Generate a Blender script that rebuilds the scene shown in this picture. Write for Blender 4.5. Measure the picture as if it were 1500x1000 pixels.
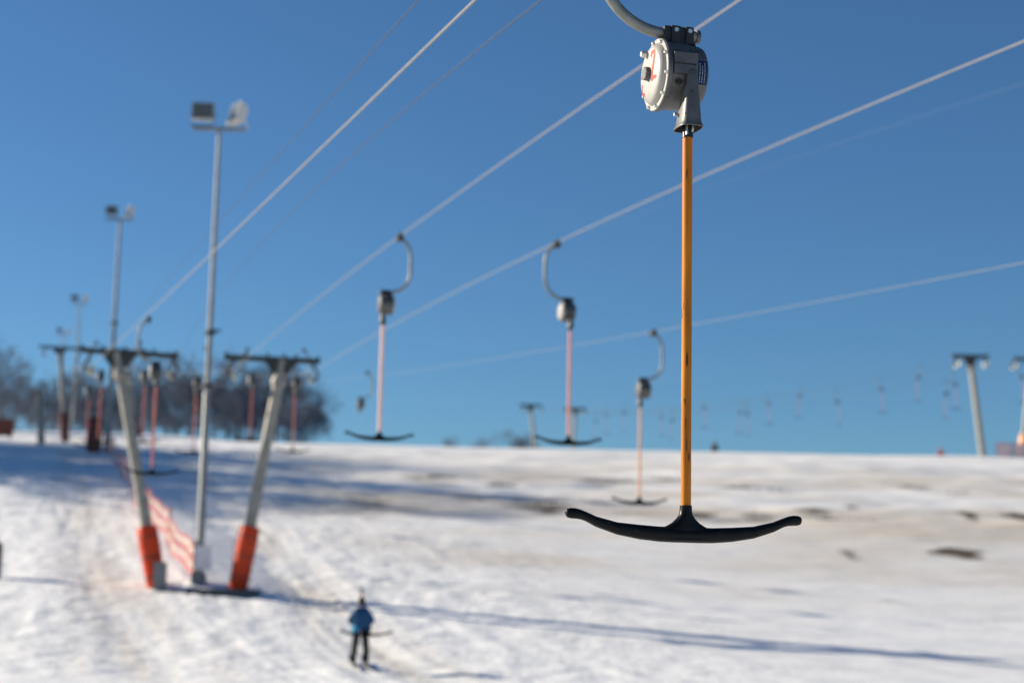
import bpy, bmesh, math, random
import numpy as np
from mathutils import Vector, Matrix
R = math.radians
random.seed(7)
scene = bpy.context.scene
for o in list(bpy.data.objects): bpy.data.objects.remove(o)
C = scene.collection

# ------------------------------------------------------------------ camera
EYE, FPX, PITCH, ROLL = 1.7, 2500.0, math.atan(374/2500.0), 0.020
Fw = Vector((0, math.cos(PITCH), math.sin(PITCH)))
_r = Vector((1, 0, 0)); _u = Vector((0, -math.sin(PITCH), math.cos(PITCH)))
Rt = _r*math.cos(ROLL) + _u*math.sin(ROLL)
Up = _u*math.cos(ROLL) - _r*math.sin(ROLL)
cam_data = bpy.data.cameras.new('camera')
cam = bpy.data.objects.new('camera', cam_data); C.objects.link(cam)
m = Matrix((Rt, Up, -Fw)).transposed().to_4x4(); m.translation = (0, 0, EYE)
cam.matrix_world = m
cam_data.sensor_width = 36.0
cam_data.lens = 36.0*FPX/1500.0
cam_data.clip_end = 8000
cam_data.dof.use_dof = True
cam_data.dof.focus_distance = 8.05
cam_data.dof.aperture_fstop = 1.55
scene.camera = cam

# ------------------------------------------------------------------ sky, sun, exposure
SUN_AZ, SUN_EL = R(-73), R(23)          # azimuth clockwise from +Y
world = bpy.data.worlds.new('World'); scene.world = world; world.use_nodes = True
wn = world.node_tree.nodes; wl = world.node_tree.links
sky = wn.new('ShaderNodeTexSky'); sky.sky_type = 'NISHITA'; sky.sun_disc = False
sky.sun_elevation = SUN_EL; sky.sun_rotation = SUN_AZ % (2*math.pi)
sky.altitude = 600; sky.air_density = 1.0; sky.dust_density = 0.2; sky.ozone_density = 4.0
wn['Background'].inputs['Strength'].default_value = 0.062
tint = wn.new('ShaderNodeMix'); tint.data_type = 'RGBA'; tint.blend_type = 'MULTIPLY'; tint.inputs[0].default_value = 1.0
tint.inputs[7].default_value = (.56, .80, .95, 1)            # white balance of the photograph
wl.new(sky.outputs[0], tint.inputs[6]); wl.new(tint.outputs[2], wn['Background'].inputs[0])
sd = bpy.data.lights.new('sun', 'SUN'); sd.energy = 5.0; sd.angle = R(0.7); sd.color = (1.0, 0.89, 0.71)
sun = bpy.data.objects.new('sun', sd); C.objects.link(sun)
SDIR = Vector((math.cos(SUN_EL)*math.sin(SUN_AZ), math.cos(SUN_EL)*math.cos(SUN_AZ), math.sin(SUN_EL)))
sun.rotation_euler = SDIR.to_track_quat('Z', 'Y').to_euler()
sun.location = (-40, 20, 40)
vs = scene.view_settings
vs.view_transform = 'Standard'; vs.look = 'None'; vs.gamma = 1.0; vs.use_curve_mapping = False
vs.exposure = 0.75
scene.render.engine = 'CYCLES'

# ------------------------------------------------------------------ helpers
def ray(px, py):
    d = Fw + Rt*((px-750)/FPX) + Up*((500-py)/FPX)
    return d/d.y
def PX(px, py, d):                       # photo pixel at distance d along +Y
    return Vector((0, 0, EYE)) + ray(px, py)*d

def sstep(a, b, x):
    t = np.clip((x-a)/(b-a), 0, 1); return t*t*(3-2*t)
_ty = np.arange(-200.0, 3400.0, 1.0)
def table(pts):
    a = np.array(pts, float)
    z = np.interp(_ty, a[:, 0], a[:, 1])
    k = np.exp(-0.5*(np.arange(-9, 10)/3.2)**2); k /= k.sum()
    zp = np.pad(z, 9, mode='edge')
    return np.convolve(zp, k, 'valid')
TL = table([(-200,-3),(0,-1.7),(34,-1.75),(42,-1.2),(50,0),(60,1.5),(75,4.0),(98,8.1),(130,11.4),(165,15.0),(185,15.9),(230,17.0),(400,21),(1200,10),(3400,-30)])
TR = table([(-200,-3),(0,-1.7),(34,-1.75),(42,-1.2),(50,-.1),(60,1.4),(75,3.8),(98,7.6),(118,10.1),(127,11.05),(136,11.2),(150,11.6),(240,18.3),(400,23),(1200,10),(3400,-30)])
def hash2(i, j, s):
    h = (i*374761393 + j*668265263 + s*974634541) & 0xFFFFFFFF
    h = ((h ^ (h >> 13))*1274126177) & 0xFFFFFFFF
    return ((h ^ (h >> 16)) & 0xFFFF)/65535.0
def vnoise(x, y, s=0):
    x = np.asarray(x, float); y = np.asarray(y, float)
    i = np.floor(x).astype(np.int64); j = np.floor(y).astype(np.int64)
    u = x-i; v = y-j; u = u*u*(3-2*u); v = v*v*(3-2*v)
    a = hash2(i, j, s); b = hash2(i+1, j, s); c = hash2(i, j+1, s); d = hash2(i+1, j+1, s)
    return (a*(1-u)+b*u)*(1-v) + (c*(1-u)+d*u)*v - .5
def fbm(x, y, o=4, s=0):
    r = 0; a = 1.0
    for k in range(o):
        r = r + a*vnoise(x*2**k+13.7*k, y*2**k+7.1*k, s+k); a *= .5
    return r
def base_h(x, y):
    x = np.asarray(x, float); y = np.asarray(y, float)
    w = sstep(-28, 2, x + .12*(y-90))
    z = np.interp(y, _ty, TL)*(1-w) + np.interp(y, _ty, TR)*w
    amp = sstep(55, 75, y)*(1-sstep(115, 124, y))
    z = z + amp*.55*vnoise(x/16.0+3, y/7.0, 5)
    z = z - .028*(np.clip(x, -12, 30)+6)*sstep(28, 38, y)*(1-sstep(58, 80, y))
    return z + EYE
def G(x, y): return float(base_h(x, y))
def ground_px(px, py, lo=20.0, hi=400.0):
    r = ray(px, py); d = lo
    while d < hi:
        p = Vector((0, 0, EYE)) + r*d
        if p.z <= G(p.x, p.y): return p
        d += .15
    return None

class MB:
    def __init__(s): s.v = []; s.f = []
    def add(s, v, f):
        n = len(s.v); s.v += [tuple(p) for p in v]; s.f += [tuple(i+n for i in q) for q in f]; return s
    def box(s, c, h, rot=None):
        c = Vector(c); vs_ = []
        for x in (-1, 1):
            for y in (-1, 1):
                for z in (-1, 1):
                    p = Vector((x*h[0], y*h[1], z*h[2]))
                    if rot is not None: p = rot @ p
                    vs_.append(c+p)
        return s.add(vs_, [(0,1,3,2),(4,6,7,5),(0,4,5,1),(2,3,7,6),(0,2,6,4),(1,5,7,3)])
    def tube(s, path, rad, n=12, cap=True):
        path = [Vector(p) for p in path]
        rs = rad if isinstance(rad, (list, tuple)) else [rad]*len(path)
        t0 = (path[1]-path[0]).normalized()
        up = Vector((0, 0, 1)) if abs(t0.z) < .9 else Vector((1, 0, 0))
        nrm = t0.cross(up).normalized(); vs_ = []; fs = []
        for k, p in enumerate(path):
            a = path[max(k-1, 0)]; b = path[min(k+1, len(path)-1)]
            t = (b-a).normalized()
            nrm = (nrm - t*nrm.dot(t)).normalized(); bn = t.cross(nrm)
            for q in range(n):
                an = 2*math.pi*q/n
                vs_.append(p + (nrm*math.cos(an)+bn*math.sin(an))*rs[k])
        for k in range(len(path)-1):
            for q in range(n):
                a = k*n+q; b = k*n+(q+1) % n
                fs.append((a, b, b+n, a+n))
        if cap:
            fs.append(tuple(range(n-1, -1, -1))); fs.append(tuple(range((len(path)-1)*n, len(path)*n)))
        return s.add(vs_, fs)
    def lathe(s, prof, origin=(0, 0, 0), axis='X', n=40, sy=1.0, sx=1.0):
        # prof: list of (along axis, radius)
        o = Vector(origin); vs_ = []; fs = []
        for a, r in prof:
            for q in range(n):
                an = 2*math.pi*q/n; c = r*math.cos(an)*sx; d = r*math.sin(an)*sy
                vs_.append(o + (Vector((a, c, d)) if axis == 'X' else Vector((c, d, a)) if axis == 'Z' else Vector((c, a, d))))
        m_ = len(prof)
        for k in range(m_-1):
            for q in range(n):
                a = k*n+q; b = k*n+(q+1) % n
                fs.append((a, b, b+n, a+n))
        fs.append(tuple(range(n-1, -1, -1))); fs.append(tuple(range((m_-1)*n, m_*n)))
        return s.add(vs_, fs)
    def loft(s, rings, cap=True):
        n = len(rings[0]); vs_ = [p for r in rings for p in r]; fs = []
        for k in range(len(rings)-1):
            for q in range(n):
                a = k*n+q; b = k*n+(q+1) % n
                fs.append((a, b, b+n, a+n))
        if cap:
            fs.append(tuple(range(n-1, -1, -1))); fs.append(tuple(range((len(rings)-1)*n, len(rings)*n)))
        return s.add(vs_, fs)
    def mesh(s, name, mat=None, smooth=35):
        me = bpy.data.meshes.new(name); me.from_pydata(s.v, [], s.f); me.update()
        b = bmesh.new(); b.from_mesh(me); bmesh.ops.recalc_face_normals(b, faces=b.faces); b.to_mesh(me); b.free()
        if smooth:
            me.shade_smooth(); me.set_sharp_from_angle(angle=R(smooth))
        if mat: me.materials.append(mat)
        return me
    def build(s, name, mat, parent=None, smooth=35):
        return link(name, s.mesh(name, mat, smooth), parent)
def link(name, me, parent=None, loc=None, mat=None):
    o = bpy.data.objects.new(name, me); C.objects.link(o)
    if parent is not None: o.parent = parent
    if loc is not None: o.location = loc
    if mat is not None:
        o.material_slots[0].link = 'OBJECT'; o.material_slots[0].material = mat
    return o
def tag(o, label, cat, group=None):
    o['label'] = label; o['category'] = cat
    if group: o['group'] = group
    return o
def empty(name, loc, rz=0.0):
    o = bpy.data.objects.new(name, None); C.objects.link(o)
    o.location = loc; o.rotation_euler = (0, 0, rz); o.empty_display_size = .2
    return o

# ------------------------------------------------------------------ materials
def mat(name, col, rough=.5, metal=0.0, var=.12, scale=8.0, bump=0.0, spec=.5, stretch=(1, 1, 1), spots=None, coat=0.0):
    mt = bpy.data.materials.new(name); mt.use_nodes = True
    nt = mt.node_tree; N = nt.nodes; L = nt.links; b = N['Principled BSDF']
    b.inputs['Roughness'].default_value = rough; b.inputs['Metallic'].default_value = metal
    b.inputs['Specular IOR Level'].default_value = spec
    b.inputs['Coat Weight'].default_value = coat
    tc = N.new('ShaderNodeTexCoord'); mp = N.new('ShaderNodeMapping'); mp.inputs['Scale'].default_value = stretch
    L.new(tc.outputs['Object'], mp.inputs[0])
    nz = N.new('ShaderNodeTexNoise'); nz.inputs['Scale'].default_value = scale; nz.inputs['Detail'].default_value = 6
    L.new(mp.outputs[0], nz.inputs['Vector'])
    rp = N.new('ShaderNodeValToRGB')
    rp.color_ramp.elements[0].position = .3; rp.color_ramp.elements[1].position = .7
    c0 = [max(0, c*(1-var)) for c in col]; c1 = [min(1, c*(1+var)) for c in col]
    rp.color_ramp.elements[0].color = (*c0, 1); rp.color_ramp.elements[1].color = (*c1, 1)
    L.new(nz.outputs['Fac'], rp.inputs[0])
    out = rp.outputs[0]
    if spots:                                   # (colour, scale, threshold, stretch)
        n2 = N.new('ShaderNodeTexNoise'); n2.inputs['Scale'].default_value = spots[1]; n2.inputs['Detail'].default_value = 4
        m2 = N.new('ShaderNodeMapping'); m2.inputs['Scale'].default_value = spots[3]
        L.new(tc.outputs['Object'], m2.inputs[0]); L.new(m2.outputs[0], n2.inputs['Vector'])
        r2 = N.new('ShaderNodeValToRGB'); r2.color_ramp.elements[0].position = spots[2]; r2.color_ramp.elements[1].position = spots[2]+.03
        L.new(n2.outputs['Fac'], r2.inputs[0])
        mx = N.new('ShaderNodeMix'); mx.data_type = 'RGBA'
        L.new(r2.outputs[0], mx.inputs[0]); L.new(out, mx.inputs[6]); mx.inputs[7].default_value = (*spots[0], 1)
        out = mx.outputs[2]
    L.new(out, b.inputs['Base Color'])
    mr = N.new('ShaderNodeMapRange'); mr.inputs[3].default_value = max(.03, rough-.1); mr.inputs[4].default_value = min(1, rough+.12)
    L.new(nz.outputs['Fac'], mr.inputs[0]); L.new(mr.outputs[0], b.inputs['Roughness'])
    if bump:
        bp = N.new('ShaderNodeBump'); bp.inputs['Strength'].default_value = bump; bp.inputs['Distance'].default_value = .004
        L.new(nz.outputs['Fac'], bp.inputs['Height']); L.new(bp.outputs[0], b.inputs['Normal'])
    return mt
M = {}
M['alu'] = mat('cast_aluminium', (.105, .106, .107), .5, .6, .22, 14, .15, spots=((.06, .056, .052), 9, .62, (1, 1, 1)))
M['cover'] = mat('white_painted_cover', (.34, .327, .305), .45, 0, .06, 20, .1, spots=((.30, .28, .24), 14, .64, (1, 1, 1)))
M['galv'] = mat('galvanised_tube', (.20, .21, .20), .5, .5, .18, 18, .1)
M['galv_far'] = mat('galvanised_mast', (.24, .25, .25), .55, .3, .18, 3, .1)
M['dark_steel'] = mat('dark_bracket_steel', (.022, .024, .027), .55, .4, .3, 20, .15)
M['bolt'] = mat('zinc_bolt', (.62, .61, .58), .35, .9, .15, 60)
M['black'] = mat('black_rubber', (.004, .004, .005), .36, 0, .3, 30, .15, spec=.16, spots=((.018, .018, .019), 26, .66, (1, 3, 3)))
M['socket'] = mat('black_socket', (.012, .012, .014), .3, .2, .2, 40)
M['dark_hole'] = mat('dark_interior', (.01, .01, .011), .8, 0, .2, 20)
M['pole'] = mat('amber_wooden_pole', (.43, .14, .007), .48, 0, .34, 3.0, .08, stretch=(8, 8, .8), spots=((.085, .035, .012), 6, .645, (9, 9, 1.3)), spec=.2)
M['pole_pink'] = mat('overlit_pink_pole', (.80, .50, .42), .4, 0, .12, 3.0, stretch=(8, 8, .8))  # overexposed sunlight is put into this pale pink
M['pole_salmon'] = mat('salmon_red_pole', (.72, .27, .17), .4, 0, .12, 3.0, stretch=(8, 8, .8))
M['pole_red'] = mat('red_pole', (.55, .135, .09), .5, 0, .15, 3.0, stretch=(8, 8, .8))
M['pole_orange'] = mat('faded_orange_pole', (.74, .36, .17), .4, 0, .15, 3.0, stretch=(8, 8, .8))
M['red_paint'] = mat('red_paint_marks', (.36, .012, .008), .6, 0, .15, 50)
M['blue_plate'] = mat('blue_plate', (.006, .022, .075), .6, 0, .12, 40, spec=.2)
M['white_ink'] = mat('white_lettering', (.34, .38, .46), .6, 0, .1, 60)
M['rope'] = mat('steel_rope', (.23, .22, .21), .7, .0, .25, 60, .2)
M['wire'] = mat('dark_wire', (.030, .032, .036), .6, 0, .2, 20)
M['thin_line'] = mat('thin_pull_cord', (.35, .34, .33), .6, 0, .2, 20)
M['pylon'] = mat('weathered_pylon_steel', (.29, .275, .24), .6, .2, .2, 4, .1, spots=((.22, .16, .10), 3, .7, (1, 1, .4)))
M['arm'] = mat('dark_green_backlit_arm', (.035, .045, .043), .6, .2, .25, 5)  # steel darkened in its colour to look backlit
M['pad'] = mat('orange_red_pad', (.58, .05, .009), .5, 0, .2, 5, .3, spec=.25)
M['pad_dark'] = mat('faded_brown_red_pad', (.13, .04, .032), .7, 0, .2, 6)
M['conc'] = mat('grey_concrete', (.20, .21, .21), .85, 0, .2, 10, .3)
M['dgrey'] = mat('dark_grey_shade_footing', (.07, .075, .08), .8, 0, .25, 10, .3)  # footing concrete coloured dark for the shade it lies in
M['sheave'] = mat('pale_sheave_wheel', (.55, .52, .38), .5, .1, .15, 10)
M['lamp_body'] = mat('floodlight_housing', (.50, .51, .48), .55, .1, .15, 8)
M['lamp_sunlit'] = mat('sunlit_floodlight_side', (.60, .58, .54), .5, 0, .05, 8)  # paler housing colour carries the sunlit side of the right head
M['glass'] = mat('floodlight_glass', (.12, .13, .12), .08, 0, .1, 5, spec=.8)
M['net_red'] = mat('red_net_band', (.55, .085, .06), .7, 0, .2, 12)
M['net_cream'] = mat('cream_net_band', (.74, .68, .52), .7, 0, .15, 12)
M['banner_pink'] = mat('pink_banner', (.70, .32, .36), .6, 0, .1, 6)
M['banner_pale'] = mat('pale_banner', (.70, .68, .62), .6, 0, .1, 6)
M['notice'] = mat('white_notice', (.75, .72, .73), .5, 0, .06, 8)
M['bark'] = mat('grey_bark', (.065, .068, .08), .9, 0, .3, 6, .3)
M['twig'] = mat('haze_tinted_twigs', (.13, .15, .195), .9, 0, .3, 6)  # bluish haze and shade mixed into the twig colour
M['needle'] = mat('spruce_needles', (.020, .040, .022), .8, 0, .35, 5)
M['grass'] = mat('dry_grass', (.16, .11, .05), .9, 0, .35, 9)
M['skin'] = mat('skin', (.55, .33, .24), .5, 0, .06, 20)

# ------------------------------------------------------------------ snow ground
def axis(segs):
    out = [segs[0][0]]
    for a, b, st0, st1 in segs:
        p = a
        while p < b - 1e-6:
            t = (p-a)/(b-a); p = min(b, p + st0*(1-t)+st1*t); out.append(p)
    return np.array(out)
gx = axis([(-900,-120,90,12),(-120,-34,6,.8),(-34,-20,.3,.15),(-20,14,.15,.15),(14,34,.15,.25),(34,120,.8,6),(120,900,12,90)])
gy = axis([(-60,26,6,1.2),(26,33,.6,.15),(33,76,.15,.15),(76,135,.22,.34),(135,260,.6,4),(260,3000,6,160)])
X, Y = np.meshgrid(gx, gy)
Z = base_h(X, Y)
lx = X + .28*Y                                   # lateral coordinate across the lift line
near = sstep(28, 36, Y)*(1-sstep(120, 150, Y))
rough = 1 - sstep(4, 16, lx - 6)                 # left, tracked-up side
Z += near*rough*(.05*fbm(X/.9, Y/1.3, 4, 11) + .055*np.maximum(0, fbm(X/.42, Y/.55, 2, 21)) + .03*fbm(lx/.45, Y/6., 2, 31) + .03*fbm(X/.35, Y/.4, 2, 37))
Z += near*(1-rough)*(.035*fbm(X/1.8, Y/.9, 3, 41) + .05*fbm(X/9., Y/1.6, 2, 51))
# packed tow tracks along each lift
for off, wd in ((2.6, 1.1), (8.4, 1.0), (-1.5, 1.3)):
    t = np.exp(-((lx-off-.25*vnoise(Y/4., Y*0, 61))/wd)**2)
    Z -= near*.06*t
rk = random.Random(41)
for k in range(18):                                # ski tracks pressed into the snow beside the tows
    c_ = rk.uniform(-4, 10); am = rk.uniform(.1, .9); fr_ = rk.uniform(5, 14); ph = rk.uniform(0, 6.28); sl = rk.uniform(-.05, .05)
    for dd in (0, .32):
        u = lx - (c_+dd+am*np.sin(Y/fr_+ph)+sl*(Y-50))
        Z -= near*np.clip(.5+2*vnoise(Y/7., Y*0+k, 99), 0, 1)*(.034*np.exp(-(u/.10)**2) - .014*np.exp(-((u-.2)/.12)**2))
# groomer ridges on the open piste
Z += near*(1-rough)*.004*np.sin((X*.5+Y*.8)*2*math.pi/1.1 + 3*fbm(X/6., Y/6., 2, 33))*sstep(36, 44, Y)
# mid-slope humps on the open piste
mid = sstep(66, 74, Y)*(1-sstep(104, 118, Y))*sstep(-14, -4, lx-6)
Z += mid*(.28*fbm(X/5.0, Y/2.6, 3, 71))
for fx in (231, 290, 347):
    fp = PX(fx, 868, 50.0); Z += .14*np.exp(-(((X-fp.x)/.8)**2+((Y-fp.y-.5)/.6)**2))
# dirt and bare-ground mask, patches found by the pixel they show at
def patch(px, py, wpx, hpx, st):
    p = ground_px(px, py)
    return (p.x, p.y, 1.25*wpx/FPX*p.y, hpx, st) if p else None
PT = [(1398,808,26,1.0,1.0),(1200,757,26,1.1,.9),(1245,760,40,.9,.45),(1090,714,22,1.0,.75),(1130,720,30,.9,.5),(1250,742,10,.8,.6),(1420,757,9,.9,.8),(1496,758,14,1.,.9),
      (785,740,40,1.4,.85),(640,702,30,1.0,.75),(730,712,16,.9,.7),(545,737,24,1.3,.6),(890,704,34,.9,.55),(985,700,24,1.,.55),(1025,758,18,1.1,.75),(930,752,34,.9,.45),(1110,760,18,.8,.4),
      (1340,712,16,.9,.4),(830,735,50,1.0,.4),(1245,813,10,.7,.4),(1400,722,30,.8,.3),(690,730,30,1.0,.4)]
dirt = np.zeros_like(Z); gn = fbm(X/1.6, Y/.7, 4, 81)
PATCH = []
for q in PT:
    pp = patch(*q)
    if not pp: continue
    PATCH.append(pp)
    x0, y0, w, h, st = pp
    e = ((X-x0)/w)**2 + ((Y-y0)/(h*1.5))**2
    dirt = np.maximum(dirt, st*np.clip(1.2*(1.0-.8*e + 3.2*gn), 0, 1)*(e < 5))
cream = sstep(48, 64, Y)*(1-sstep(92, 112, Y))*sstep(0, 14, lx-4)*np.clip(.48+.9*fbm(X/7., Y/3.2, 3, 91), 0, 1)
cream = np.maximum(cream, .35*near*(1-rough)*np.clip(.3+fbm(X/12., Y/5., 3, 95), 0, 1))
for off, wd in ((2.6, 1.6), (8.4, 1.3)):
    cream = np.maximum(cream, near*.55*np.exp(-((lx-off)/wd)**2)*np.clip(.5+1.2*fbm(lx/.6, Y/5., 2, 97), 0, 1))
nx, ny = len(gx), len(gy)
V = np.stack([X.ravel(), Y.ravel(), Z.ravel()], 1)
ii = np.arange(nx-1)[None, :] + nx*np.arange(ny-1)[:, None]
Fq = np.stack([ii, ii+1, ii+1+nx, ii+nx], -1).reshape(-1, 4)
gm = bpy.data.meshes.new('snow_ground')
gm.vertices.add(len(V)); gm.vertices.foreach_set('co', V.ravel())
gm.loops.add(Fq.size); gm.loops.foreach_set('vertex_index', Fq.ravel())
gm.polygons.add(len(Fq)); gm.polygons.foreach_set('loop_start', np.arange(0, Fq.size, 4)); gm.polygons.foreach_set('loop_total', np.full(len(Fq), 4))
gm.update(calc_edges=True); gm.shade_smooth()
for nm, arr in (('dirt', dirt), ('cream', cream), ('rough', near*(.35+.65*rough))):
    at = gm.attributes.new(nm, 'FLOAT', 'POINT'); at.data.foreach_set('value', arr.ravel().astype(np.float32))
sm = bpy.data.materials.new('packed_snow'); sm.use_nodes = True
N = sm.node_tree.nodes; L = sm.node_tree.links; b = N['Principled BSDF']
b.inputs['Roughness'].default_value = .55; b.inputs['Specular IOR Level'].default_value = .25
def attr(n):
    a = N.new('ShaderNodeAttribute'); a.attribute_name = n; return a.outputs['Fac']
def mixc(f, a, b_):
    x = N.new('ShaderNodeMix'); x.data_type = 'RGBA'; L.new(f, x.inputs[0])
    if isinstance(a, tuple): x.inputs[6].default_value = (*a, 1)
    else: L.new(a, x.inputs[6])
    if isinstance(b_, tuple): x.inputs[7].default_value = (*b_, 1)
    else: L.new(b_, x.inputs[7])
    return x.outputs[2]
geo = N.new('ShaderNodeNewGeometry')
n1 = N.new('ShaderNodeTexNoise'); n1.inputs['Scale'].default_value = .9; n1.inputs['Detail'].default_value = 8; L.new(geo.outputs['Position'], n1.inputs['Vector'])
n2 = N.new('ShaderNodeTexNoise'); n2.inputs['Scale'].default_value = 4.5; n2.inputs['Detail'].default_value = 7; L.new(geo.outputs['Position'], n2.inputs['Vector'])
rp = N.new('ShaderNodeValToRGB'); rp.color_ramp.elements[0].position = .3; rp.color_ramp.elements[1].position = .62
rp.color_ramp.elements[0].color = (.77, .78, .79, 1); rp.color_ramp.elements[1].color = (.88, .88, .885, 1); L.new(n1.outputs['Fac'], rp.inputs[0])
c = mixc(attr('cream'), rp.outputs[0], (.62, .54, .44))
dr = N.new('ShaderNodeValToRGB'); dr.color_ramp.elements[0].color = (.075, .055, .034, 1); dr.color_ramp.elements[1].color = (.17, .125, .075, 1); L.new(n2.outputs['Fac'], dr.inputs[0])
c = mixc(attr('dirt'), c, dr.outputs[0])
L.new(c, b.inputs['Base Color'])
bp = N.new('ShaderNodeBump'); bp.inputs['Distance'].default_value = .10; L.new(n2.outputs['Fac'], bp.inputs['Height'])
mu = N.new('ShaderNodeMath'); mu.operation = 'MULTIPLY'; mu.inputs[1].default_value = .45; L.new(attr('rough'), mu.inputs[0]); L.new(mu.outputs[0], bp.inputs['Strength'])
L.new(bp.outputs[0], b.inputs['Normal'])
gm.materials.append(sm)
ground = link('snow_ground', gm); ground['kind'] = 'structure'

# dry grass blades poking out of the bare patches
gb = MB(); rg = random.Random(3)
for (x0, y0, w, h, st) in PATCH:
    for k in range(int(90*st*max(1, w*h*.6))):
        a = rg.random()*6.283; r_ = math.sqrt(rg.random())*.8
        x = x0+math.cos(a)*r_*w; y = y0+math.sin(a)*r_*h*1.2
        ix = min(max(np.searchsorted(gx, x), 1), nx-1); iy = min(max(np.searchsorted(gy, y), 1), ny-1)
        z = float(Z[iy, ix]) - .03; hh = .06+.14*rg.random(); dx = (rg.random()-.5)*.12; dy = (rg.random()-.5)*.12; ww = .012
        gb.add([(x-ww, y, z), (x+ww, y, z), (x+dx, y+dy, z+hh)], [(0, 1, 2)])
go = gb.build('dry_grass', M['grass'], smooth=0); go['kind'] = 'stuff'
tag(go, 'tufts of dry brown grass poking out of the bare patches on the slope', 'grass')

# ------------------------------------------------------------------ T-bar hangers
LIFT = math.atan(.28)                       # the lift runs (-.28, 1)
def superring(x, zc, hz, hy, n=20, e=2.6, yc=0.0):
    out = []
    for q in range(n):
        a = 2*math.pi*q/n; cs, sn = math.cos(a), math.sin(a)
        out.append((x, yc + hy*math.copysign(abs(cs)**(2/e), cs), zc + hz*math.copysign(abs(sn)**(2/e), sn)))
    return out
def arc(c, r, a0, a1, n):
    return [(c[0]+r*math.cos(a0+(a1-a0)*k/n), 0, c[1]+r*math.sin(a0+(a1-a0)*k/n)) for k in range(n+1)]
CLAMP = Vector((-.21, 0, 1.14))
def hanger_mesh():
    p = [(.115, 0, .212), (-.06, 0, .212)]
    p += arc((-.06, .552), .34, R(-90), R(-180), 14)[1:]
    p += [(-.40, 0, .70), (-.40, 0, .84)]
    p += [(-.395, 0, .90), (-.375, 0, .96), (-.34, 0, 1.02), (-.28, 0, 1.09), (-.235, 0, 1.125)]
    return MB().tube(p, .0275, 16)
PX0, PY0 = .015, -.12                        # where the pole hangs under the drum
BAR_Z = -2.247
def crossbar_mb():
    k = 1/308.0; mb = MB(); rings = []
    outl = [(0,0,22),(20,0,22),(40,.5,22),(68,3,23.5),(100,8.6,26),(130,18.5,33),(145,26,39),(153,28.3,42),(160,28.8,43.6),(167,29.2,43.6),(171,30.5,42.5),(173.5,34,40)]
    full = [(-a, b_, c_) for a, b_, c_ in reversed(outl[1:])] + outl
    for a, b_, c_ in full:
        t = abs(a)/173.5
        hy = .034*(1-t)+.022*t if t < .96 else (.020 if t < .975 else (.016 if t < .99 else .006))
        rings.append(superring(a*k/.97, (b_+c_)/2*k, (c_-b_)/2*k, hy))
    mb.loft(rings)
    prof = []
    for h, rx in ((4, 60), (14, 52), (19, 40), (23, 29.5), (28, 20.5), (34, 14), (40, 9.8), (47, 8.8), (52.5, 8.6)):
        prof.append((h, rx))
    rr = []
    for h, rx in prof:
        ry = min(rx, 10.2 - .03*h)
        rr.append([(rx*k*math.cos(2*math.pi*q/28), ry*k*math.sin(2*math.pi*q/28), h*k) for q in range(28)])
    mb.loft(rr)
    return mb
def bolts(r, n, x0, x1, rad, ph=0):
    out = []
    for q in range(n):
        a = ph+2*math.pi*q/n
        out.append(MB().lathe([(x0, rad), (x1, rad), (x1-.002, rad*.8)], (0, r*math.cos(a), r*math.sin(a)), 'X', 6))
    return out
TM = {}
TM['hanger'] = hanger_mesh().mesh('hanger', M['galv'])
TM['rope_clamp'] = (MB().box((-.205, 0, 1.135), (.045, .085, .05)).box((-.20, 0, 1.185), (.03, .11, .02)).tube([(-.255, -.04, 1.12), (-.15, -.04, 1.12)], .016, 8)).mesh('rope_clamp', M['dark_steel'])
d_ = MB()
d_.lathe([(-.100, .150), (-.101, .174), (-.098, .177), (-.082, .177), (-.080, .174), (-.080, .166), (.030, .163), (.032, .158), (.092, .154), (.108, .147), (.117, .132), (.119, .08)], axis='X', n=56)
TM['spring_box'] = d_.mesh('spring_box', M['alu'], 40)
TM['cover'] = MB().lathe([(-.1015, .147), (-.116, .144), (-.128, .136), (-.135, .124), (-.1385, .105), (-.141, .06), (-.142, .02)], axis='X', n=48).mesh('cover', M['cover'], 60)
TM['flange_ring'] = MB().lathe([(-.1012, .150), (-.1055, .152), (-.1055, .173), (-.1012, .1745)], axis='X', n=56).mesh('flange_ring', M['cover'], 30)
TM['hub'] = MB().lathe([(-.138, .036), (-.163, .034), (-.166, .030)], axis='X', n=8).mesh('hub', M['alu'], 20)
TM['knob_bolt'] = MB().lathe([(-.10, .010), (-.140, .010), (-.140, .016), (-.164, .016), (-.168, .013)], (0, .035, .108), 'X', 10).mesh('knob_bolt', M['bolt'], 30)
TM['bolts'] = [b_.mesh('bolt', M['bolt'], 0) for b_ in bolts(.163, 10, -.104, -.116, .0085, .2)]
TM['bracket'] = (MB().box((.0, 0, .203), (.075, .044, .036)).box((-.02, -.048, .198), (.022, .006, .042)).box((.05, -.048, .198), (.018, .006, .042))
                 .add([(-.06, -.05, .15), (.085, -.05, .15), (.085, .05, .15), (-.06, .05, .15), (-.03, -.04, .2), (.06, -.04, .2), (.06, .04, .2), (-.03, .04, .2)],
                      [(0, 1, 5, 4), (1, 2, 6, 5), (2, 3, 7, 6), (3, 0, 4, 7)])).mesh('bracket', M['dark_steel'], 20)
TM['bracket_bolts'] = [MB().lathe([(-.062, .0115), (-.048, .0115)], (x_, 0, .218), 'Y', 8).mesh('bolt', M['bolt'], 0) for x_ in (-.02, .05)]
TM['tube_end'] = MB().lathe([(.10, .033), (.118, .033), (.121, .027)], (0, 0, .212), 'X', 20).mesh('tube_end', M['alu'])
TM['side_block'] = (MB().box((-.02, -.158, .040), (.056, .022, .026)).box((-.02, -.160, -.016), (.056, .022, .022)).box((-.02, -.150, .012), (.05, .02, .01))
                    .box((.040, -.155, -.03), (.006, .02, .10))).mesh('side_block', M['alu'], 20)
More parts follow.
